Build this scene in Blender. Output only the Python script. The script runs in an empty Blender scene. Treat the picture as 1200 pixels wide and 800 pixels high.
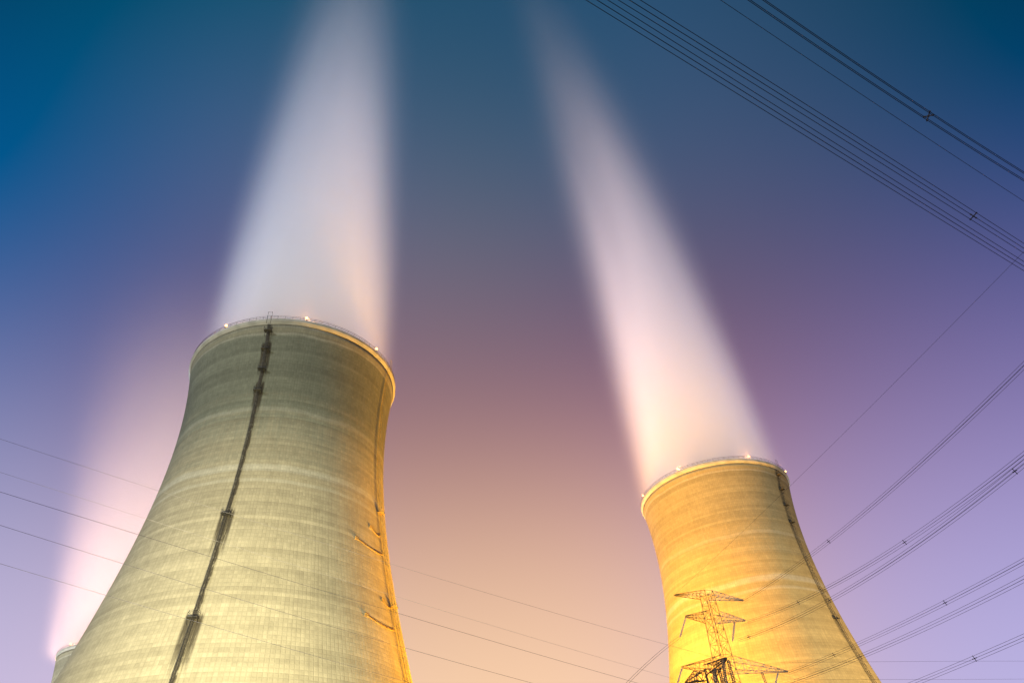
import bpy, bmesh, math, random
from mathutils import Vector, Matrix
random.seed(7)
R_ = math.radians
scene = bpy.context.scene
col = scene.collection

# ------------------------------------------------------------------ camera
FPX = 826.785                       # focal length in pixels of the 1200 px wide photograph
PIT, ROLL = R_(40.728), R_(-5.2784)
EYE = Vector((0, 0, 1.6))
FW = Vector((0, math.cos(PIT), math.sin(PIT)))
_U = Vector((0, -math.sin(PIT), math.cos(PIT))); _R = Vector((1, 0, 0))
RT = math.cos(ROLL)*_R + math.sin(ROLL)*_U
UP = -math.sin(ROLL)*_R + math.cos(ROLL)*_U
cam = bpy.data.cameras.new('camera'); camo = bpy.data.objects.new('camera', cam); col.objects.link(camo)
M3 = Matrix((RT, UP, -FW)).transposed()
camo.matrix_world = Matrix.Translation(EYE) @ M3.to_4x4()
cam.sensor_width = 36; cam.lens = 36*FPX/1200; cam.clip_end = 20000
scene.camera = camo

def ray(x, y):
    return (FW + (x-600)/FPX*RT - (y-400)/FPX*UP).normalized()

# ------------------------------------------------------------------ render settings
scene.render.engine = 'CYCLES'
scene.view_settings.view_transform = 'Standard'
scene.view_settings.look = 'None'
scene.view_settings.exposure = 0
scene.view_settings.gamma = 1
cy = scene.cycles
cy.use_denoising = True
cy.max_bounces = 8; cy.diffuse_bounces = 2; cy.glossy_bounces = 2
cy.volume_bounces = 5; cy.volume_step_rate = 1.0; cy.volume_max_steps = 128
cy.sample_clamp_indirect = 5
scene.render.film_transparent = False

# ------------------------------------------------------------------ node helper
class NT:
    def __init__(s, tree): s.t = tree; tree.nodes.clear()
    def n(s, typ, **kw):
        nd = s.t.nodes.new(typ)
        for k, v in kw.items(): setattr(nd, k, v)
        return nd
    def l(s, a, b): s.t.links.new(a, b)
    def put(s, sock, v):
        if isinstance(v, (int, float)): sock.default_value = v
        elif isinstance(v, (tuple, list, Vector)): sock.default_value = tuple(v) if len(sock.default_value) == len(v) else tuple(v)+(1,)
        else: s.l(v, sock)
    def m(s, op, a, b=0.0, c=0.0, clamp=False):
        nd = s.n('ShaderNodeMath', operation=op); nd.use_clamp = clamp
        s.put(nd.inputs[0], a); s.put(nd.inputs[1], b); s.put(nd.inputs[2], c); return nd.outputs[0]
    def add(s, a, b): return s.m('ADD', a, b)
    def sub(s, a, b): return s.m('SUBTRACT', a, b)
    def mul(s, a, b): return s.m('MULTIPLY', a, b)
    def smooth(s, x, lo, hi):          # smoothstep lo -> hi (lo/hi may be sockets)
        nd = s.n('ShaderNodeMapRange', interpolation_type='SMOOTHSTEP')
        s.put(nd.inputs[0], x); s.put(nd.inputs[1], lo); s.put(nd.inputs[2], hi); return nd.outputs[0]
    def xyz(s, v):
        nd = s.n('ShaderNodeSeparateXYZ'); s.l(v, nd.inputs[0]); return nd.outputs
    def comb(s, x, y, z):
        nd = s.n('ShaderNodeCombineXYZ')
        for i, v in enumerate((x, y, z)): s.put(nd.inputs[i], v)
        return nd.outputs[0]
    def noise(s, vec, scale=1.0, detail=2.0, rough=.5):
        nd = s.n('ShaderNodeTexNoise'); s.l(vec, nd.inputs['Vector'])
        nd.inputs['Scale'].default_value = scale; nd.inputs['Detail'].default_value = detail; nd.inputs['Roughness'].default_value = rough
        return nd.outputs[0]
    def white(s, vec):
        nd = s.n('ShaderNodeTexWhiteNoise', noise_dimensions='3D'); s.l(vec, nd.inputs['Vector']); return nd.outputs[0]
    def mix(s, f, a, b):
        nd = s.n('ShaderNodeMix', data_type='RGBA')
        s.put(nd.inputs[0], f); s.put(nd.inputs[6], a); s.put(nd.inputs[7], b); return nd.outputs[2]

def lin(c):
    return tuple(((v/255)/12.92 if v/255 <= .04045 else ((v/255+.055)/1.055)**2.4) for v in c)

# ------------------------------------------------------------------ night sky with city glow (function of direction only)
SKY = [  # photo pixel (1200 wide), sRGB colour of the clear night air there
 ((0, 0), (3, 60, 95)), ((120, 70), (3, 86, 128)), ((250, 8), (2, 80, 112)), ((20, 170), (2, 94, 146)), ((200, 140), (42, 90, 138)),
 ((0, 300), (40, 98, 155)), ((0, 400), (92, 108, 165)), ((0, 500), (130, 132, 178)), ((0, 600), (166, 160, 198)), ((0, 700), (184, 178, 212)), ((30, 790), (200, 184, 216)),
 ((150, 430), (118, 106, 145)), ((90, 330), (84, 94, 140)), ((250, 230), (86, 96, 138)),
 ((500, 30), (52, 86, 116)), ((540, 120), (56, 86, 114)), ((560, 220), (76, 93, 120)), ((540, 330), (112, 106, 124)), ((560, 430), (146, 112, 122)),
 ((600, 520), (168, 132, 130)), ((600, 610), (200, 158, 142)), ((600, 700), (226, 184, 158)), ((650, 792), (252, 216, 176)), ((510, 770), (240, 196, 166)),
 ((740, 680), (226, 178, 166)), ((740, 790), (240, 196, 172)), ((680, 450), (140, 112, 128)),
 ((820, 200), (74, 86, 120)), ((900, 80), (48, 78, 110)), ((1000, 20), (26, 70, 106)), ((1195, 10), (5, 58, 90)),
 ((1180, 160), (38, 76, 124)), ((1000, 220), (80, 86, 126)), ((880, 360), (110, 94, 128)), ((1110, 310), (85, 90, 140)), ((1190, 380), (100, 98, 156)),
 ((980, 420), (126, 106, 142)), ((1110, 450), (132, 112, 155)), ((1190, 490), (146, 130, 182)), ((1000, 560), (156, 136, 176)), ((1190, 620), (166, 156, 210)),
 ((1100, 690), (176, 166, 214)), ((1190, 790), (188, 178, 220)), ((1050, 785), (192, 176, 216)),
]
world = bpy.data.worlds.new('World'); scene.world = world; world.use_nodes = True
w = NT(world.node_tree)
tc = w.n('ShaderNodeTexCoord')
nrm = w.n('ShaderNodeVectorMath', operation='NORMALIZE'); w.l(tc.outputs['Generated'], nrm.inputs[0])
dirv = nrm.outputs[0]
K = 30.0
extra = [(Vector((0, -.5, .86)), (20, 60, 90)), (Vector((0, -1, .3)), (120, 100, 120)), (Vector((-1, -.3, .25)), (120, 110, 140)), (Vector((1, -.3, .25)), (120, 110, 150)),
         (Vector((0, 1, -.05)), (235, 190, 170)), (Vector((-.8, .6, -.05)), (190, 175, 205)), (Vector((.8, .6, -.05)), (190, 175, 205))]
lobes = [(ray(*p), c) for p, c in SKY] + [(v.normalized(), c) for v, c in extra]
import numpy as np
D_ = np.array([list(d) for d, c in lobes]); C_ = np.array([lin(c) for d, c in lobes])
W_ = np.exp(K*(D_@D_.T-1)); W_ /= W_.sum(1, keepdims=True)
X_ = C_ + np.linalg.solve(W_.T@W_+.004*np.eye(len(C_)), W_.T@(C_-W_@C_))   # lobe colours that reproduce the samples
lobes = [(d, tuple(x)) for (d, c), x in zip(lobes, X_)]
acc = None; wsum = None
for d, c in lobes:
    dp = w.n('ShaderNodeVectorMath', operation='DOT_PRODUCT'); w.l(dirv, dp.inputs[0]); dp.inputs[1].default_value = d
    e = w.m('EXPONENT', w.m('MULTIPLY_ADD', dp.outputs['Value'], K, -K))
    sc = w.n('ShaderNodeVectorMath', operation='MULTIPLY_ADD')
    cb = w.comb(e, e, e); w.l(cb, sc.inputs[0]); sc.inputs[1].default_value = c
    if acc is None: sc.inputs[2].default_value = (0, 0, 0); wsum = e
    else: w.l(acc, sc.inputs[2]); wsum = w.add(wsum, e)
    acc = sc.outputs[0]
dv = w.n('ShaderNodeVectorMath', operation='DIVIDE'); w.l(acc, dv.inputs[0]); w.l(w.comb(wsum, wsum, wsum), dv.inputs[1])
mx = w.n('ShaderNodeVectorMath', operation='MAXIMUM'); w.l(dv.outputs[0], mx.inputs[0]); mx.inputs[1].default_value = (.0008, .0008, .0008)
bg = w.n('ShaderNodeBackground'); w.l(mx.outputs[0], bg.inputs[0]); bg.inputs[1].default_value = 1.0
out = w.n('ShaderNodeOutputWorld'); w.l(bg.outputs[0], out.inputs[0])

# ------------------------------------------------------------------ lights
T_LEFT, T_RIGHT, T_FAR = Vector((-73.81, 184.84, 0)), Vector((84.47, 292.75, 0)), Vector((-253.0, 431.3, 0))
def sun(name, frm, strength, color, angle):
    l = bpy.data.lights.new(name, 'SUN'); l.energy = strength; l.color = color; l.angle = R_(angle)
    o = bpy.data.objects.new(name, l); col.objects.link(o)
    o.rotation_euler = (-Vector(frm)).to_track_quat('-Z', 'Y').to_euler(); return o
sun('plant_glow', (-.55, -.75, .42), 1.95, (.97, 1.0, .93), 12)
def flood(name, loc, aim, power, color, size=70, blend=.8, rad=2.0):
    l = bpy.data.lights.new(name, 'SPOT'); l.energy = power; l.color = color
    l.spot_size = R_(size); l.spot_blend = blend; l.shadow_soft_size = rad
    o = bpy.data.objects.new(name, l); col.objects.link(o); o.location = loc
    o.rotation_euler = (Vector(aim)-Vector(loc)).to_track_quat('-Z', 'Y').to_euler(); return o
SOD = (1.0, .43, .005)
flood('sodium_floodlight', (26, 226, 6), T_LEFT+Vector((10, 0, 85)), 3.0e6, SOD, 100, .8, 14)
flood('sodium_floodlight', (-20, 215, 6), T_RIGHT+Vector((0, 0, 92)), 4.7e6, SOD, 80, .8, 10)
flood('halide_or_fill_floodlight', (-38, 52, 4), T_LEFT+Vector((0, 0, 58)), 1.25e6, (1.0, .90, .54), 90, 1.0)
flood('halide_or_fill_floodlight', (185, 185, 4), T_RIGHT+Vector((0, 0, 55)), 1.35e6, (1.0, .70, .34), 90, 1.0)

flood('halide_or_fill_floodlight', (-290, 340, 4), T_FAR+Vector((0, 0, 120)), 1.6e6, (.95, .95, .90), 90, 1.0)  # fill light added to brighten the backlit far tower
# fill spots added behind the towers to brighten the steam
flood('steam_fill_light', (-190, 430, 6), T_LEFT+Vector((0, 0, 270)), 9.5e6, (.60, .73, 1.0), 66, 1.0)
flood('steam_fill_light', (60, 330, 6), T_LEFT+Vector((0, 0, 200)), 2.2e6, (1.0, .50, .36), 56, 1.0)
flood('steam_fill_light', (190, 520, 6), T_RIGHT+Vector((0, 0, 350)), 7.0e6, (.58, .68, 1.0), 66, 1.0)
flood('steam_fill_light', (0, 420, 6), T_RIGHT+Vector((0, 0, 190)), 3.6e6, (1.0, .50, .36), 60, 1.0)
flood('steam_fill_light', (-330, 560, 6), T_FAR+Vector((0, 0, 180)), 2.1e7, (1.0, .56, .43), 80, 1.0)
# ------------------------------------------------------------------ mesh helpers
def tag(o, label=None, cat=None, group=None, kind=None):
    if label: o['label'] = label
    if cat: o['category'] = cat
    if group: o['group'] = group
    if kind: o['kind'] = kind
    return o
def empty(name, loc, rz=0):
    o = bpy.data.objects.new(name, None); col.objects.link(o); o.location = loc; o.rotation_euler = (0, 0, rz); return o
class MB:
    def __init__(s): s.v = []; s.f = []
    def tube(s, pts, r, n=6, closed=False, cap=True):
        pts = [Vector(p) for p in pts]; b = len(s.v); N = len(pts)
        for i, p in enumerate(pts):
            if closed: d = pts[(i+1) % N]-pts[i-1]
            else: d = pts[min(i+1, N-1)]-pts[max(i-1, 0)]
            d.normalize(); ref = Vector((0, 0, 1)) if abs(d.z) < .9 else Vector((1, 0, 0))
            u = d.cross(ref).normalized(); v = u.cross(d)
            for k in range(n):
                a = 2*math.pi*k/n; s.v.append(p+u*math.cos(a)*r+v*math.sin(a)*r)
        for i in range(N if closed else N-1):
            j = (i+1) % N
            for k in range(n):
                k2 = (k+1) % n; s.f.append((b+i*n+k, b+i*n+k2, b+j*n+k2, b+j*n+k))
        if cap and not closed:
            s.f.append(tuple(b+k for k in range(n))[::-1]); s.f.append(tuple(b+(N-1)*n+k for k in range(n)))
        return s
    def box(s, c, dx, dy, dz, rz=0):
        b = len(s.v); c = Vector(c); cs, sn = math.cos(rz), math.sin(rz)
        for z in (-1, 1):
            for x, y in ((-1, -1), (1, -1), (1, 1), (-1, 1)):
                X, Y = x*dx/2, y*dy/2; s.v.append(c+Vector((X*cs-Y*sn, X*sn+Y*cs, z*dz/2)))
        for q in ((3, 2, 1, 0), (4, 5, 6, 7), (0, 1, 5, 4), (1, 2, 6, 5), (2, 3, 7, 6), (3, 0, 4, 7)): s.f.append(tuple(b+i for i in q))
        return s
    def lathe(s, prof, n=128, closed=True):      # prof list of (r,z), closed loop section
        b = len(s.v); N = len(prof)
        for i in range(n):
            a = 2*math.pi*i/n
            for r, z in prof: s.v.append(Vector((r*math.cos(a), r*math.sin(a), z)))
        for i in range(n):
            i2 = (i+1) % n
            for k in range(N if closed else N-1):
                k2 = (k+1) % N; s.f.append((b+i*N+k, b+i2*N+k, b+i2*N+k2, b+i*N+k2))
        return s
    def ball(s, c, r, n=10):
        pr = [(r*math.sin(math.pi*i/n), -r*math.cos(math.pi*i/n)) for i in range(1, n)]
        b = len(s.v); c = Vector(c); m_ = 12
        for i in range(m_):
            a = 2*math.pi*i/m_
            for q, z in pr: s.v.append(c+Vector((q*math.cos(a), q*math.sin(a), z)))
        N = len(pr); s.v += [c+Vector((0, 0, -r)), c+Vector((0, 0, r))]; lo, hi = len(s.v)-2, len(s.v)-1
        for i in range(m_):
            i2 = (i+1) % m_
            for k in range(N-1): s.f.append((b+i*N+k, b+i2*N+k, b+i2*N+k+1, b+i*N+k+1))
            s.f.append((lo, b+i2*N, b+i*N)); s.f.append((hi, b+i*N+N-1, b+i2*N+N-1))
        return s
    def build(s, name, mat, parent=None, smooth=False):
        me = bpy.data.meshes.new(name); me.from_pydata([tuple(v) for v in s.v], [], s.f); me.update()
        if smooth:
            for p in me.polygons: p.use_smooth = True
        me.materials.append(mat); o = bpy.data.objects.new(name, me); col.objects.link(o)
        if parent: o.parent = parent
        return o

# ------------------------------------------------------------------ materials
def mat(name):
    m = bpy.data.materials.new(name); m.use_nodes = True; return m, NT(m.node_tree)
def simple(name, c1, c2, scale, rough=.6, metal=0.0):
    m, t = mat(name); tc = t.n('ShaderNodeTexCoord'); f = t.noise(tc.outputs['Object'], scale, 4)
    b = t.n('ShaderNodeBsdfPrincipled'); t.l(t.mix(t.smooth(f, .35, .65), c1, c2), b.inputs['Base Color'])
    b.inputs['Roughness'].default_value = rough; b.inputs['Metallic'].default_value = metal
    o = t.n('ShaderNodeOutputMaterial'); t.l(b.outputs[0], o.inputs[0]); return m
STEEL_DARK = simple('weathered_dark_steel', (.03, .03, .03), (.075, .065, .05), .8)
STEEL_GALV = simple('galvanised_steel', (.30, .20, .06), (.42, .29, .11), .5, .9)
STEEL_PALE = simple('pale_galvanised_steel', (.5, .47, .4), (.65, .62, .55), .8, .5)
WIRE = simple('conductor_aluminium', (.022, .022, .034), (.045, .042, .06), .5, .9)
WIRE_PALE = simple('weathered_earth_wire', (.20, .19, .20), (.28, .26, .27), .5, .9)
GLASSY = simple('brown_insulator', (.03, .022, .018), (.07, .05, .035), 3, .4)
INS_PALE = simple('pale_insulator', (.55, .5, .4), (.75, .7, .6), 3, .3)
GROUND = simple('gravel_ground', (.05, .05, .035), (.11, .10, .075), .4, .95)
RIM = simple('rim_concrete', (.34, .34, .30), (.46, .45, .40), .35, .85)
def lamp_mat(name, c, s):
    m, t = mat(name); e = t.n('ShaderNodeEmission'); e.inputs[0].default_value = c+(1,); e.inputs[1].default_value = s
    o = t.n('ShaderNodeOutputMaterial'); t.l(e.outputs[0], o.inputs[0]); return m
LAMP = lamp_mat('lit_lamp_glass', (1.0, .46, .13), 8)

LAD1, LAD2 = -90.0, -13.5            # ladder angles in the tower's own frame (degrees)
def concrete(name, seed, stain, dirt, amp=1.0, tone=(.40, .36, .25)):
    m, t = mat(name); tc = t.n('ShaderNodeTexCoord'); P = tc.outputs['Object']; x, y, z = t.xyz(P)
    ang = t.m('ARCTAN2', y, x)
    rad = t.m('SQRT', t.add(t.mul(x, x), t.mul(y, y)))
    # formwork lifts and panels
    lift = 1.0
    vz = t.m('DIVIDE', z, lift); fz = t.m('FRACT', vz); iz = t.m('FLOOR', vz)
    NP = 264/(2*math.pi)
    va = t.mul(t.add(ang, 4.0), NP); fa = t.m('FRACT', va); ia = t.m('FLOOR', va)
    jz = t.sub(1.0, t.smooth(t.m('PINGPONG', vz, .5), 0.0, .2))
    ja = t.sub(1.0, t.smooth(t.m('PINGPONG', va, .5), 0.0, .17))
    joint = t.m('MAXIMUM', t.mul(jz, .6), t.mul(ja, .9))
    wl = t.white(t.comb(iz, seed, 0.0))
    wp = t.white(t.comb(iz, ia, seed+3.0))
    # long horizontal bands, wavering a little around the shell
    wob = t.mul(t.sub(t.noise(t.comb(t.m('COSINE', ang), t.m('SINE', ang), t.mul(z, .02)), 1.6, 2), .5), 3.0)
    zb = t.add(z, wob)
    b1 = t.noise(t.comb(seed, t.mul(t.m('COSINE', ang), .25), t.mul(zb, .07)), 1.0, 3, .65)
    b2 = t.noise(t.comb(seed+7, t.mul(t.m('SINE', ang), .6), t.mul(zb, .35)), 1.0, 3, .7)
    # vertical water streaks
    st = t.noise(t.comb(t.mul(t.m('COSINE', ang), 34), t.mul(t.m('SINE', ang), 34), t.mul(z, .035)), 1.6, 5, .65)
    sp = t.noise(P, .22, 5, .7)
    fine = t.noise(P, 1.7, 3, .7)
    v = t.add(t.mul(t.sub(b1, .5), .75), t.mul(t.sub(b2, .5), .5))
    v = t.add(v, t.mul(t.sub(st, .5), .42)); v = t.add(v, t.mul(t.sub(sp, .5), .6)); v = t.add(v, t.mul(t.sub(fine, .5), .5))
    v = t.add(v, t.mul(t.sub(wl, .5), .26)); v = t.add(v, t.mul(t.sub(wp, .5), .16))
    val = t.m('EXPONENT', t.mul(v, amp))
    # algae and soot on the upper third, in ragged bands
    zr = t.add(z, t.add(t.mul(t.sub(b2, .5), 34), t.mul(t.sub(st, .5), 22)))
    d = t.mul(t.smooth(zr, 92, 128), dirt)
    d = t.mul(d, t.sub(1.0, t.mul(t.smooth(zb, 144.0, 146.5), .35)))
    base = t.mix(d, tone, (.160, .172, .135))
    # pale repaired band and a few pale lifts
    def band(z0, hw, a):
        return t.mul(t.sub(1.0, t.smooth(t.m('ABSOLUTE', t.sub(zb, z0)), hw*.3, hw)), a)
    pale = t.m('MAXIMUM', band(99.5, 1.6, .35), t.m('MAXIMUM', band(145.2, .6, .25), t.m('MAXIMUM', band(118.5, 1.0, .15), band(95.5, .9, .2))))
    base = t.mix(pale, base, (.58, .58, .50))
    vm = t.n('ShaderNodeVectorMath', operation='SCALE'); t.l(base, vm.inputs[0]); t.l(val, vm.inputs['Scale'])
    colr = vm.outputs[0]
    colr = t.mix(t.mul(t.mul(joint, t.m('MULTIPLY_ADD', fine, 1.6, -.15, clamp=True)), .24), colr, (.09, .08, .055))
    # rust and soot stains under the ladders
    def strip(a0, wmain, k, bursts):
        s = t.mul(t.sub(ang, R_(a0)), rad)
        sn = t.add(s, t.mul(t.sub(t.noise(t.comb(0.0, seed+2.0, t.mul(z, .22)), 1.0, 3), .5), 1.1))
        rag = t.noise(t.comb(t.mul(s, 2.2), 0.0, t.mul(z, .09)), 1.0, 4, .75)
        rag2 = t.noise(t.comb(t.mul(s, .9), 3.0, t.mul(z, .5)), 1.0, 4, .75)
        mk = t.sub(1.0, t.smooth(t.m('ABSOLUTE', sn), wmain*.55, wmain))
        mk = t.mul(mk, t.smooth(rag2, .30, .50))
        tot = mk
        for (zt, ln, hw) in bursts:
            u = t.m('DIVIDE', t.sub(zt, z), ln)              # 0 at top, 1 at bottom
            u2 = t.add(u, t.mul(t.sub(rag, .5), 1.3))
            on = t.mul(t.smooth(t.add(u, t.mul(t.sub(rag, .5), .35)), -.03, .05), t.sub(1.0, t.smooth(u2, .35, .8)))
            lat = t.sub(1.0, t.smooth(t.m('ABSOLUTE', s), hw*.7, hw))
            tot = t.m('MAXIMUM', tot, t.mul(t.mul(on, lat), t.smooth(rag, .30, .46)))
        return t.mul(tot, k)
    s1 = strip(LAD1, .72, stain, [(86.5, 17, 1.9), (59.5, 17, 2.2), (142, 16, 1.6), (128, 16, 1.4)])
    s2 = strip(LAD2, .9, stain*.2, [(99, 14, 1.8), (84, 10, 1.4), (71, 9, 1.6), (58, 14, 1.4)])
    s2 = t.mul(s2, t.sub(1.0, t.smooth(z, 98, 106)))
    colr = t.mix(t.m('MAXIMUM', s1, s2), colr, (.045, .036, .026))
    b = t.n('ShaderNodeBsdfPrincipled'); t.l(colr, b.inputs['Base Color']); b.inputs['Roughness'].default_value = .9
    b.inputs['Specular IOR Level'].default_value = .2
    bp = t.n('ShaderNodeBump'); bp.inputs['Strength'].default_value = .5; bp.inputs['Distance'].default_value = .08
    t.l(t.sub(fine, joint), bp.inputs['Height']); t.l(bp.outputs[0], b.inputs['Normal'])
    o = t.n('ShaderNodeOutputMaterial'); t.l(b.outputs[0], o.inputs[0]); return m

# ------------------------------------------------------------------ setting
g = MB(); S = 6000
g.v = [Vector((-S, -S, 0)), Vector((S, -S, 0)), Vector((S, S, 0)), Vector((-S, S, 0))]; g.f = [(0, 1, 2, 3)]
tag(g.build('ground', GROUND), 'dark gravel ground around the cooling towers', None, None, 'structure')

# ------------------------------------------------------------------ cooling towers
BZ = (50.66, 39.105, 26.253, 32.006)
H = 150.0
def rprof(z):
    t = (z-20)/125
    return BZ[0]*(1-t)**3 + 3*BZ[1]*t*(1-t)**2 + 3*BZ[2]*t*t*(1-t) + BZ[3]*t**3
def tower(loc, rz, label, name_mat):
    root = empty('cooling_tower', loc, rz)
    tag(root, label, 'cooling tower', 'hyperbolic cooling towers')
    zs = [i*1.5 for i in range(0, 99)] + [148.3]
    outer = [(rprof(z), z) for z in zs]
    inner = [(rprof(z)-.9, z) for z in reversed(zs)]
    MB().lathe(outer+inner, 256).build('shell', name_mat, root, True)
    r0 = rprof(148.3)
    ring = [(r0-.85, 148.31), (r0+.15, 148.31), (r0+.5, 148.9), (r0+.65, 149.1), (r0+.65, 149.9), (r0+.55, 150.15), (r0-.5, 150.15), (r0-.85, 149.9)]
    MB().lathe(ring, 192).build('rim', RIM, root)
    rl = MB(); rr = r0+.45
    for zz in (150.75, 151.3): rl.tube([(rr*math.cos(a), rr*math.sin(a), zz) for a in [2*math.pi*i/160 for i in range(160)]], .05, 5, True)
    for i in range(96):
        a = 2*math.pi*i/96; rl.tube([(rr*math.cos(a), rr*math.sin(a), 150.1), (rr*math.cos(a), rr*math.sin(a), 151.3)], .04, 4)
    rl.build('railing', STEEL_DARK, root)
    def pt(adeg, z, off, s=0.0):
        r = rprof(min(z, 148)) + off; a = R_(adeg) + s/r; return Vector((r*math.cos(a), r*math.sin(a), z))
    def ladder(a0, plats, LM=STEEL_DARK):
        lz = [1.0+i*3.0 for i in range(50)]
        m = MB()
        for s in (-.28, .28): m.tube([pt(a0, z, .45, s) for z in lz], .05, 4)
        for i in range(490): 
            z = 1.2+i*.3; m.tube([pt(a0, z, .45, -.28), pt(a0, z, .45, .28)], .02, 3, cap=False)
        for i in range(110):                      # cage hoops
            z = 3+i*1.33
            if z > 147: break
            m.tube([pt(a0, z, .45+.75*math.sin(math.pi*k/6), -.38*math.cos(math.pi*k/6)) for k in range(7)], .03, 3)
        for k in (1, 2, 3, 4, 5): m.tube([pt(a0, z, .45+.75*math.sin(math.pi*k/6), -.38*math.cos(math.pi*k/6)) for z in lz[1:]], .025, 3)
        ld = m.build('ladder', LM, root)
        for zp in plats:
            q = MB(); c = pt(a0, zp, .75); a = R_(a0)
            q.box(c, 1.5, 2.2, .12, a)
            for s in (-1.05, 1.05):
                q.tube([pt(a0, zp, .15, s), pt(a0, zp, 1.45, s)], .05, 4)
                q.tube([pt(a0, zp+1.1, .15, s), pt(a0, zp+1.1, 1.45, s)], .04, 4)
                q.tube([pt(a0, zp, 1.45, s), pt(a0, zp+1.1, 1.45, s)], .04, 4)
                q.tube([pt(a0, zp-1.4, .05, s), pt(a0, zp-.06, 1.4, s)], .05, 4)
            q.tube([pt(a0, zp+1.1, 1.45, -1.05), pt(a0, zp+1.1, 1.45, 1.05)], .04, 4)
            q.build('platform', LM, ld)
        # gate frame where the ladder meets the rim
        e = MB()
        for s in (-.6, .6): e.tube([pt(a0, 147.6, 1.5, s), pt(a0, 147.6, 1.5, s)+Vector((0, 0, 4.6))], .07, 4)
        e.tube([pt(a0, 147.6, 1.5, -.6)+Vector((0, 0, 4.6)), pt(a0, 147.6, 1.5, .6)+Vector((0, 0, 4.6))], .07, 4)
        e.build('gate', LM, ld)
    ladder(LAD1, [58.5, 85, 124.5, 132, 139, 145.5])
    ladder(LAD2, [70, 97], STEEL_GALV)
    # short pipes that run round the shell from the side ladder
    for (z, a1, a2) in ((84.0, -34.8, LAD2-1.5), (89.8, -24, LAD2-1), (69.8, -21.5, LAD2-1), (63.6, -33.6, LAD2-1.5)):
        wk = MB(); n = 14; aa = [a1+(a2-a1)*i/n for i in range(n+1)]
        wk.tube([pt(a, z-.9*math.sin(math.pi*(i/n)), .22) for i, a in enumerate(aa)], .13, 6)
        wk.tube([pt(a, z+.35-.9*math.sin(math.pi*(i/n)), .18) for i, a in enumerate(aa)], .06, 5)
        wk.box(pt(a1, z+.15, .14), .22, 1.2, .8, R_(a1))
        wk.build('pipe', STEEL_GALV, root)
    for i in range(8):
        a = R_(LAD1-23.5-2.0+45*i*.972); r = r0+.5
        lp = MB().tube([(r*math.cos(a), r*math.sin(a), 150.1), (r*math.cos(a), r*math.sin(a), 151.0)], .12, 6).build('warning_lamp', STEEL_DARK, root)
        MB().ball((r*math.cos(a), r*math.sin(a), 151.2), .38).build('lamp_glass', LAMP, lp, True)
        pl = bpy.data.lights.new('warning_lamp_light', 'POINT'); pl.energy = 1500; pl.color = (1.0, .42, .16); pl.shadow_soft_size = .5
        po = bpy.data.objects.new('warning_lamp_light', pl); col.objects.link(po); po.parent = root
        po.location = ((r-1.3)*math.cos(a), (r-1.3)*math.sin(a), 152.0)
    return root
tower(T_LEFT, R_(3.7), 'largest, nearest concrete cooling tower with a dark stained ladder strip and a green grey top', concrete('stained_concrete', 1.3, .86, 1.0, .85))
tower(T_RIGHT, R_(43.0), 'yellow floodlit concrete cooling tower behind the lattice pylon', concrete('sodium_tinted_concrete', 5.1, .42, .55, .7, (.42, .33, .15)))  # base tone has some of the sodium light's yellow mixed in
tower(T_FAR, R_(100), 'small distant grey cooling tower peeking out behind the stained tower at the lower left', concrete('distant_concrete', 9.7, .5, .4))

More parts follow.
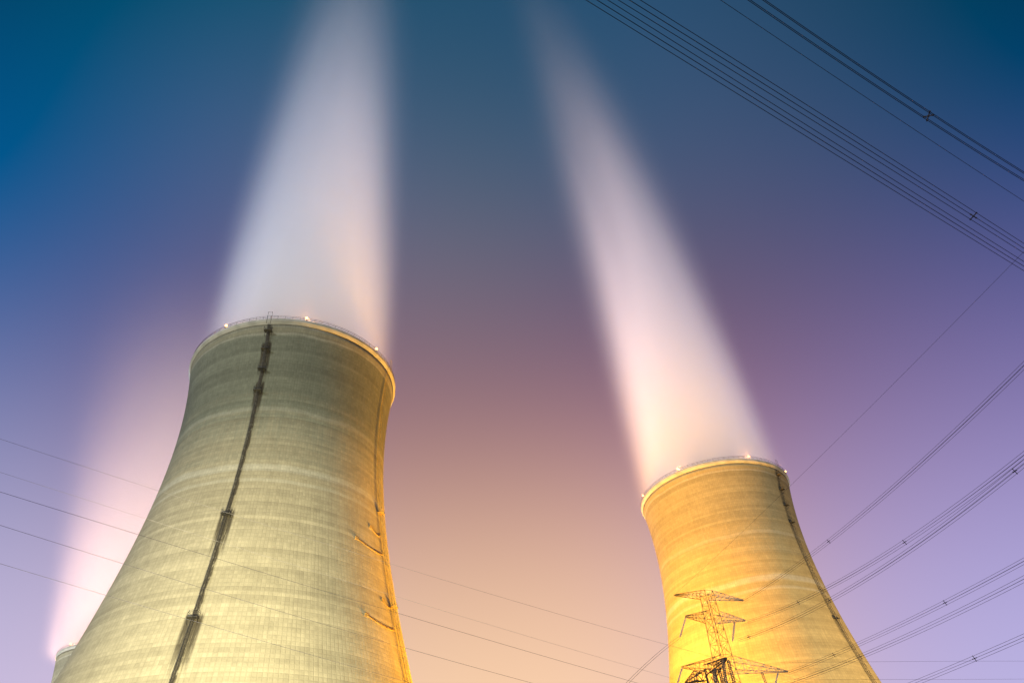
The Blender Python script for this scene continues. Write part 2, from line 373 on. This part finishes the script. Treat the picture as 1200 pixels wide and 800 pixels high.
# ------------------------------------------------------------------ steam plumes (volumes)
def plume(loc, label, D0, zs, h, drift, r0, grow, aniso=.0, colr=(1, 1, 1), seed=0.0, soft0=.25, soft1=1.15, softh=300., lean=0.0, wide=.09, crisp=5.5):
    n = 40; mb = MB(); m_ = 48
    ring = []
    for i in range(n+1):
        z = h*i/n; R = (r0+grow*z)*1.3+z*wide
        cx = drift[0]*z+lean*z*z; cyy = drift[1]*z
        for k in range(m_):
            a = 2*math.pi*k/m_; mb.v.append(Vector((cx+R*math.cos(a), cyy+R*math.sin(a), z)))
    for i in range(n):
        for k in range(m_):
            k2 = (k+1) % m_; mb.f.append((i*m_+k, i*m_+k2, (i+1)*m_+k2, (i+1)*m_+k))
    mb.f.append(tuple(range(m_))[::-1]); mb.f.append(tuple(n*m_+k for k in range(m_)))
    mt, t = mat('steam'); tc = t.n('ShaderNodeTexCoord'); P = tc.outputs['Object']; x, y, z = t.xyz(P)
    xx = t.sub(t.sub(x, t.mul(z, drift[0])), t.mul(t.mul(z, z), lean)); yy = t.sub(y, t.mul(z, drift[1]))
    rr = t.m('DIVIDE', t.m('SQRT', t.add(t.mul(xx, xx), t.mul(yy, yy))), t.m('MULTIPLY_ADD', z, grow, r0))
    nz = t.noise(t.comb(t.mul(xx, .05), t.mul(yy, .05), t.m('MULTIPLY_ADD', z, .005, seed)), 1.0, 3, .55)
    rr = t.add(rr, t.mul(t.sub(nz, .5), .35))
    s = t.m('MINIMUM', t.m('DIVIDE', z, softh), 1.0)
    soft = t.m('MULTIPLY_ADD', t.m('SQRT', s), soft1-soft0, soft0)
    pw = t.m('MULTIPLY_ADD', t.m('SQRT', s), 2.5-crisp, crisp)              # crisp edge at the mouth, feathered higher up
    f = t.m('EXPONENT', t.mul(t.m('POWER', t.mul(rr, 1.12), pw), -1.0))
    f = t.mul(f, t.sub(1.0, t.smooth(t.m('DIVIDE', t.m('SQRT', t.add(t.mul(xx, xx), t.mul(yy, yy))), t.m('MULTIPLY_ADD', z, grow*1.3+wide, r0*1.3)), .7, 1.0)))
    dens = t.mul(f, t.mul(t.m('EXPONENT', t.m('DIVIDE', z, -zs)), D0))
    dens = t.mul(dens, t.sub(1.0, t.smooth(z, h*.6, h)))
    dens = t.mul(dens, t.m('MAXIMUM', t.m('MULTIPLY_ADD', nz, 1.7, .15), .05))
    pv = t.n('ShaderNodeVolumePrincipled'); pv.inputs['Color'].default_value = colr+(1,); t.l(dens, pv.inputs['Density'])
    pv.inputs['Anisotropy'].default_value = aniso
    o = t.n('ShaderNodeOutputMaterial'); t.l(pv.outputs[0], o.inputs['Volume'])
    ob = mb.build('steam_plume', mt); ob.location = loc
    tag(ob, label, 'steam', 'steam plumes above the cooling towers')
    return ob
plume(T_LEFT+Vector((0, 0, 150.3)), 'broad white steam plume rising from the large stained tower',   .100, 78, 520, (-.01, 0), 28.5, -.015, seed=2)
plume(T_RIGHT+Vector((0, 0, 150.3)), 'pinkish steam plume rising from the yellow floodlit tower', .085, 100, 760, (-.035, 0), 30.0, -.014, lean=-6e-5, seed=11)
plume(T_FAR+Vector((0, 0, 150.3)), 'bright peach steam plume partly hidden behind the large stained tower', .050, 75, 340, (.05, 0), 34.0, .16, crisp=3.0, seed=23)

# ------------------------------------------------------------------ power lines
def az_hit(P0, d, px):
    """plan point of the line P0+t*d seen on the azimuth of a photo pixel, and its height there"""
    r = ray(*px); det = d[0]*(-r.y)+r.x*d[1]
    # P0 + t d = s (rx, ry)
    t = (P0.x*r.y-P0.y*r.x)/(r.x*d[1]-r.y*d[0]) if abs(r.x*d[1]-r.y*d[0]) > 1e-9 else 0
    x, y = P0.x+t*d[0], P0.y+t*d[1]
    s = math.hypot(x, y)/math.hypot(r.x, r.y)
    return Vector((x, y, 1.6+s*r.z)), t
def point_at(px, h):
    r = ray(*px); return EYE + r*((h-1.6)/r.z)
def quad_through(pts):
    """pts: three 3D points in one vertical plane -> sag curve f(t) along the plan axis from pts[0] to pts[2]"""
    A, B, C = pts; d = Vector((C.x-A.x, C.y-A.y)); L = d.length; d /= L
    tb = Vector((B.x-A.x, B.y-A.y)).dot(d); a0 = A.z
    c = ((C.z-A.z)/L-(B.z-A.z)/tb)/(L-tb); b = (B.z-A.z)/tb-c*tb
    return A, d, L, (a0, b, c)
def wire_pts(q, t0, t1, n, off=(0, 0)):
    A, d, L, (a, b, c) = q; nrm = Vector((-d.y, d.x)); out = []
    for i in range(n+1):
        t = t0+(t1-t0)*i/n
        out.append(Vector((A.x+d.x*t+nrm.x*off[0], A.y+d.y*t+nrm.y*off[0], a+b*t+c*t*t+off[1])))
    return out
def line(name, label, q, t0, t1, offs, r, mt=WIRE, spacers=(), cat='power line', group=None):
    root = empty(name, wire_pts(q, t0, t1, 1)[0]); tag(root, label, cat, group)
    org = root.location.copy()
    for of in offs:
        mb = MB().tube([p-org for p in wire_pts(q, t0, t1, 40, of)], r, 5); mb.build('conductor', mt, root)
    for ts in spacers:
        c = [p-org for p in [wire_pts(q, ts, ts+1, 1, of)[0] for of in offs]]
        mb = MB(); ctr = sum(c, Vector())/len(c)
        for p in c:
            mb.tube([ctr, p+(p-ctr)*.25], .035+r*.5, 5); mb.ball(p, .06+r*.5, 6)
        mb.ball(ctr, .09, 6); mb.build('spacer', WIRE, root)
    return root
def t_of(q, px):
    A, d, L, _ = q; r = ray(*px)
    den = r.x*d[1]-r.y*d[0]; return (A.x*r.y-A.y*r.x)/den
QUAD = ((-.225, -.225), (.225, -.225), (-.225, .225), (.225, .225))

def tri(q, px):
    """square bundle turned so that two of its four conductors hide behind each other, seen from below"""
    t = t_of(q, px); best = None
    for k in range(90):
        a = R_(k); offs = [(.318*math.cos(a+i*math.pi/2), .318*math.sin(a+i*math.pi/2)) for i in range(4)]
        A, B = wire_pts(q, t-1, t+1, 1); vd = (B-A).normalized().cross((A-EYE).normalized())
        sd = sorted((wire_pts(q, t, t+1, 1, o)[0]-wire_pts(q, t, t+1, 1)[0]).dot(vd) for o in offs)
        e = sd[2]-sd[1]
        if best is None or e < best[0]: best = (e, offs)
    return best[1]
# --- overhead line at the upper right: straight, parallel spans about 45 m up
G_over = 'overhead lines crossing the upper right of the sky'
def over(a, m_, b, h, ext0=12, ext1=60):
    A, C = point_at(a, h), point_at(b, h); dd = (C-A); B, _ = az_hit(A, (dd.x, dd.y), m_)
    q = quad_through((A, B, C)); return q, -ext0, q[2]+ext1
q, a, b = over((737, 0), (1040, 189.5), (1200, 291), 45)
line('power_line', 'upper of the two close cable bundles crossing the upper right, with a cross spacer', q, a, b, tri(q, (1040, 200)), .022, spacers=(t_of(q, (1139, 251)),), group=None)
q, a, b = over((699, 0), (1040, 212.5), (1200, 312), 45)
line('power_line', 'lower of the two close cable bundles crossing the upper right, without any spacer', q, a, b, tri(q, (1040, 200)), .022)
q, a, b = over((886, 0), (1088, 136), (1200, 207), 45)
line('power_line', 'cable bundle with one spacer nearest the top right corner', q, a, b, QUAD, .022, spacers=(t_of(q, (1088, 136)),))
q, a, b = over((844, 0), (1040, 131), (1200, 236), 47)
line('earth_wire', 'single thin wire between the cable bundles of the upper right corner', q, a, b, ((0, 0),), .018)

# --- lattice pylon in front of the yellow tower
PY = Vector((36.0, 150.0, 0)); AX = Vector((11.8, 5.1, 0)).normalized(); AXP = Vector((-AX.y, AX.x, 0))
def lattice_leg(m, z0, z1, w0, w1, n, r=.07, rb=.045):
    def c(i, z, wd): s = ((-1, -1), (1, -1), (1, 1), (-1, 1))[i % 4]; return AX*s[0]*wd/2+AXP*s[1]*wd/2+Vector((0, 0, z))
    zs = [z0+(z1-z0)*k/n for k in range(n+1)]; ws = [w0+(w1-w0)*k/n for k in range(n+1)]
    for k in range(n):
        for i in range(4):
            m.tube([c(i, zs[k], ws[k]), c(i, zs[k+1], ws[k+1])], r, 4)
            m.tube([c(i, zs[k], ws[k]), c(i+1, zs[k+1], ws[k+1])], rb, 4); m.tube([c(i+1, zs[k], ws[k]), c(i, zs[k+1], ws[k+1])], rb, 4)
            m.tube([c(i, zs[k+1], ws[k+1]), c(i+1, zs[k+1], ws[k+1])], rb, 4)
def cross_arm(L, zc, hroot, wroot, n=7, r=.06, rb=.04, rise=0.0, side=1):
    """tapered lattice arm along AX from the body to its tip at distance L"""
    m = MB(); tipz = zc+rise; s0 = wroot/2
    def P(k, i):
        u = k/n; x = s0+(L-s0)*u; wd = wroot*(1-u)+.15*u; h = hroot*(1-u)+.2*u
        zz = zc+rise*u
        return AX*side*x+AXP*(wd/2 if i in (0, 2) else -wd/2)+Vector((0, 0, zz+(h if i > 1 else 0)))
    for k in range(n):
        for i in range(4): m.tube([P(k, i), P(k+1, i)], r, 4)
        for i, j in ((0, 1), (2, 3), (0, 2), (1, 3)):
            m.tube([P(k, i), P(k+1, j)], rb, 4); m.tube([P(k+1, i), P(k+1, j)], rb, 4)
    return m
def insulator(p0, p1, mt, parent=None, org=None, pair=.35, r=.12, sheds=14):
    mb = MB(); p0 = Vector(p0); p1 = Vector(p1); d = (p1-p0); u = d.cross(Vector((0, 0, 1)))
    if u.length < 1e-3: u = Vector((1, 0, 0))
    u.normalize()
    for s in (-pair/2, pair/2):
        mb.tube([p0+u*s, p1+u*s], r*.35, 5)
        for k in range(1, sheds):
            c = p0+u*s+d*(k/sheds); mb.tube([c-d.normalized()*.04, c+d.normalized()*.04], r, 8)
    mb.tube([p0-u*pair*.6, p0+u*pair*.6], .05, 4); mb.tube([p1-u*pair*.6, p1+u*pair*.6], .05, 4)
    return mb.build('insulator', mt, parent)
py = empty('lattice_pylon', PY)
tag(py, 'tall yellowish lattice pylon with three cross arms in front of the yellow cooling tower', 'pylon')
m = MB(); lattice_leg(m, 0, 30, 9.5, 3.6, 7, .10, .055); lattice_leg(m, 30, 56.2, 3.6, 2.0, 10, .065, .035); m.build('lattice_body', STEEL_GALV, py)
H1, H2, H3 = 54.9, 50.0, 40.3
def arm(L, zc, hr, wr, side, mt, rise=0): return cross_arm(L, zc, hr, wr, 7, .055, .032, rise, side).build('cross_arm', mt, py)
arm(8.0, H1, 1.3, 2.0, -1, STEEL_GALV); arm(9.0, H1, 1.3, 2.0, 1, STEEL_PALE)
arm(6.6, H2, 1.9, 2.3, -1, STEEL_GALV, .6); arm(8.0, H2, 1.9, 2.3, 1, STEEL_PALE, .6)
arm(10.0, H3, 2.6, 3.0, -1, STEEL_GALV, .4); arm(15.0, H3, 2.6, 3.0, 1, STEEL_PALE, .4)
arm(8.5, 30.5, 2.4, 3.6, -1, STEEL_GALV, .3); arm(12.0, 30.5, 2.4, 3.6, 1, STEEL_GALV, .3)

# conductors towards the right, over the camera's right shoulder
LD = None
P0B = PY+AX*9+Vector((0, 0, H1)); exitB = point_at((1200, 428), 50); LD = (exitB.x-P0B.x, exitB.y-P0B.y)
info = []
def span(name, label, P0, mid, end, offs, r, sp=(), ext=50, mt=WIRE, d=None):
    C, _ = az_hit(P0, d or LD, end); B, _ = az_hit(P0, d or LD, mid)
    q = quad_through((P0, B, C)); info.append((name, [round(v, 1) for v in C]))
    if len(offs) == 4: offs = tri(q, mid)
    return line(name, label, q, 0.0, q[2]+ext, offs, r, mt, [t_of(q, s) for s in sp])
def far_arm(a, h, back=0): return PY+AX*a+AXP*back+Vector((0, 0, h))
span('power_line', 'steepest cable bundle at the right, running down to the top arm of the lattice pylon', far_arm(9, H1), (971, 634), (1200, 428), QUAD, .020, sp=((971, 634),))
span('power_line', 'cable bundle ending at the pylon, upper of the close pair at the middle right edge', far_arm(7.9, H2+.2), (1060, 635), (1200, 533), QUAD, .020, sp=((1060, 635), (936, 707)))
span('power_line', 'cable bundle ending at the pylon, lower of the close pair at the middle right edge', far_arm(5.0, H2-3.5), (972, 703), (1200, 543), QUAD, .020, sp=((972, 703), (1188, 550), (879, 751)))
span('power_line', 'cable bundle running to the tip of the third cross arm of the lattice pylon', far_arm(14.9, H3+.2), (1009, 753), (1200, 657), QUAD, .020, sp=((1108, 707), (977, 767)))
span('power_line', 'cable bundle passing just under the one to the third cross arm of the pylon', far_arm(9.5, H3-3), (1087, 734), (1200, 678), QUAD, .020, sp=((1011, 776),))
span('power_line', 'lowest cable bundle in the lower right corner', far_arm(11.9, 30.5), (1142, 771), (1200, 746), QUAD, .020, sp=((1142, 771),))
span('earth_wire', 'lone thin wire rising steeply beside the yellow tower towards the right edge', far_arm(-8, H1+.2), (925, 570), (1185, 310), ((0, 0),), .014, mt=WIRE)

# insulator strings and the bundles leaving the far side of the pylon
org = PY
def pyl(v): return v-org
e1 = point_at((789, 751), H2-1.6); e2 = point_at((852, 750), H2-2.4); 
insulator(pyl(far_arm(-6.5, H2+.4)), pyl(far_arm(-6.5, H2+.4))+Vector((-2.2, -1.0, -3.9)), INS_PALE, py)
insulator(pyl(far_arm(5.2, H2+.2)), pyl(far_arm(5.2, H2+.2))+Vector((-1.6, -.8, -3.9)), INS_PALE, py)
insulator(pyl(far_arm(-9.9, H3+.4)), pyl(far_arm(-9.9, H3+.4))+Vector((-2.2, -1.0, -3.9)), INS_PALE, py)
insulator(pyl(far_arm(12.5, H3+.2)), pyl(far_arm(12.5, H3+.2))+Vector((-2.6, -1.0, -4.2)), INS_PALE, py)
insulator(pyl(far_arm(8.5, H3+.2)), pyl(far_arm(8.5, H3+.2))+Vector((.2, -.6, -3.6)), GLASSY, py)
def back(label, P, mid, end):
    A, C, B = P, None, None
    d = (-62, -26)
    C, _ = az_hit(P, d, end); B, _ = az_hit(P, d, mid); q = quad_through((A, B, C))
    line('power_line', label, q, 0, q[2]+4, QUAD, .014)
P = far_arm(-6.5, H2+.4)+Vector((-2.2, -1.0, -3.9))
back('faint cable bundle leaving the upper left insulator of the pylon towards the pink sky', P, (764, 772), (735, 800))

# --- dark nearer pylon whose arm points almost at the camera
r1, l1 = point_at((851, 770), 32), point_at((802, 794), 32)
DPC = (r1+l1)/2; DPC.z = 0
AX = (r1-l1).normalized(); AX.z = 0; AX.normalize(); AXP = Vector((-AX.y, AX.x, 0))
dp = empty('lattice_pylon', DPC); tag(dp, 'nearer dark steel pylon with a short blackish arm at the bottom edge', 'pylon')
m = MB(); lattice_leg(m, 0, 20, 6.5, 3.0, 6, .10, .05); lattice_leg(m, 20, 31.5, 3.0, 2.0, 5, .09, .045); m.build('lattice_body', STEEL_DARK, dp)
La = (r1-l1).length/2
cross_arm(La, 30.6, 1.5, 2.0, 5, .085, .045, 1.2, 1).build('cross_arm', STEEL_DARK, dp)
cross_arm(La, 30.6, 1.5, 2.0, 5, .07, .04, .6, -1).build('cross_arm', STEEL_DARK, dp)
for s in (-.5, .5):
    p = AX*(La-.3)+AXP*s+Vector((0, 0, 31.7)); insulator(p, p+AXP*(-.2+s*.6)+Vector((0, 0, -3.4)), GLASSY, dp, pair=.4, r=.16)
for s in (-.5, .5):
    p = AX*(La-2.6)+AXP*s+Vector((0, 0, 31.2)); insulator(p, p+AXP*(-.2+s*.6)+Vector((0, 0, -3.2)), GLASSY, dp, pair=.4, r=.16)

# --- single wires in front of the large tower
def wirepx(label, a, m_, b, h0, h1, r, mt=WIRE, e0=25, e1=40):
    A, C = point_at(a, h0), point_at(b, h1); dd = C-A; B, _ = az_hit(A, (dd.x, dd.y), m_)
    q = quad_through((A, B, C)); line('overhead_wire', label, q, -e0, q[2]+e1, ((0, 0),), r, mt, cat='wire')
wirepx('dark wire across the large tower, topmost of the three clear ones', (0, 576), (500, 728), (755, 802), 42, 33, .020)
wirepx('dark wire across the large tower, middle of the three clear ones', (0, 615), (400, 737), (632, 802), 40, 32, .020)
wirepx('dark wire across the large tower, lowest of the three clear ones', (0, 660), (320, 754), (490, 802), 38, 30, .020)
wirepx('faint pale wire across the large tower, highest of all the wires there', (0, 514), (470, 664), (782, 755), 52, 40, .016, WIRE_PALE)
wirepx('faint pale wire just above the three clear dark wires', (0, 553), (466, 699), (745, 782), 50, 38, .014, WIRE_PALE)
wirepx('thin level wire low at the right, above the one along the bottom edge', (915, 776), (1060, 774.5), (1200, 774), 40, 40, .018, WIRE, 0, 40)
wirepx('thin level wire along the bottom edge at the right', (912, 795), (1060, 795.5), (1200, 795), 38, 38, .018, WIRE, 0, 40)
print(info)
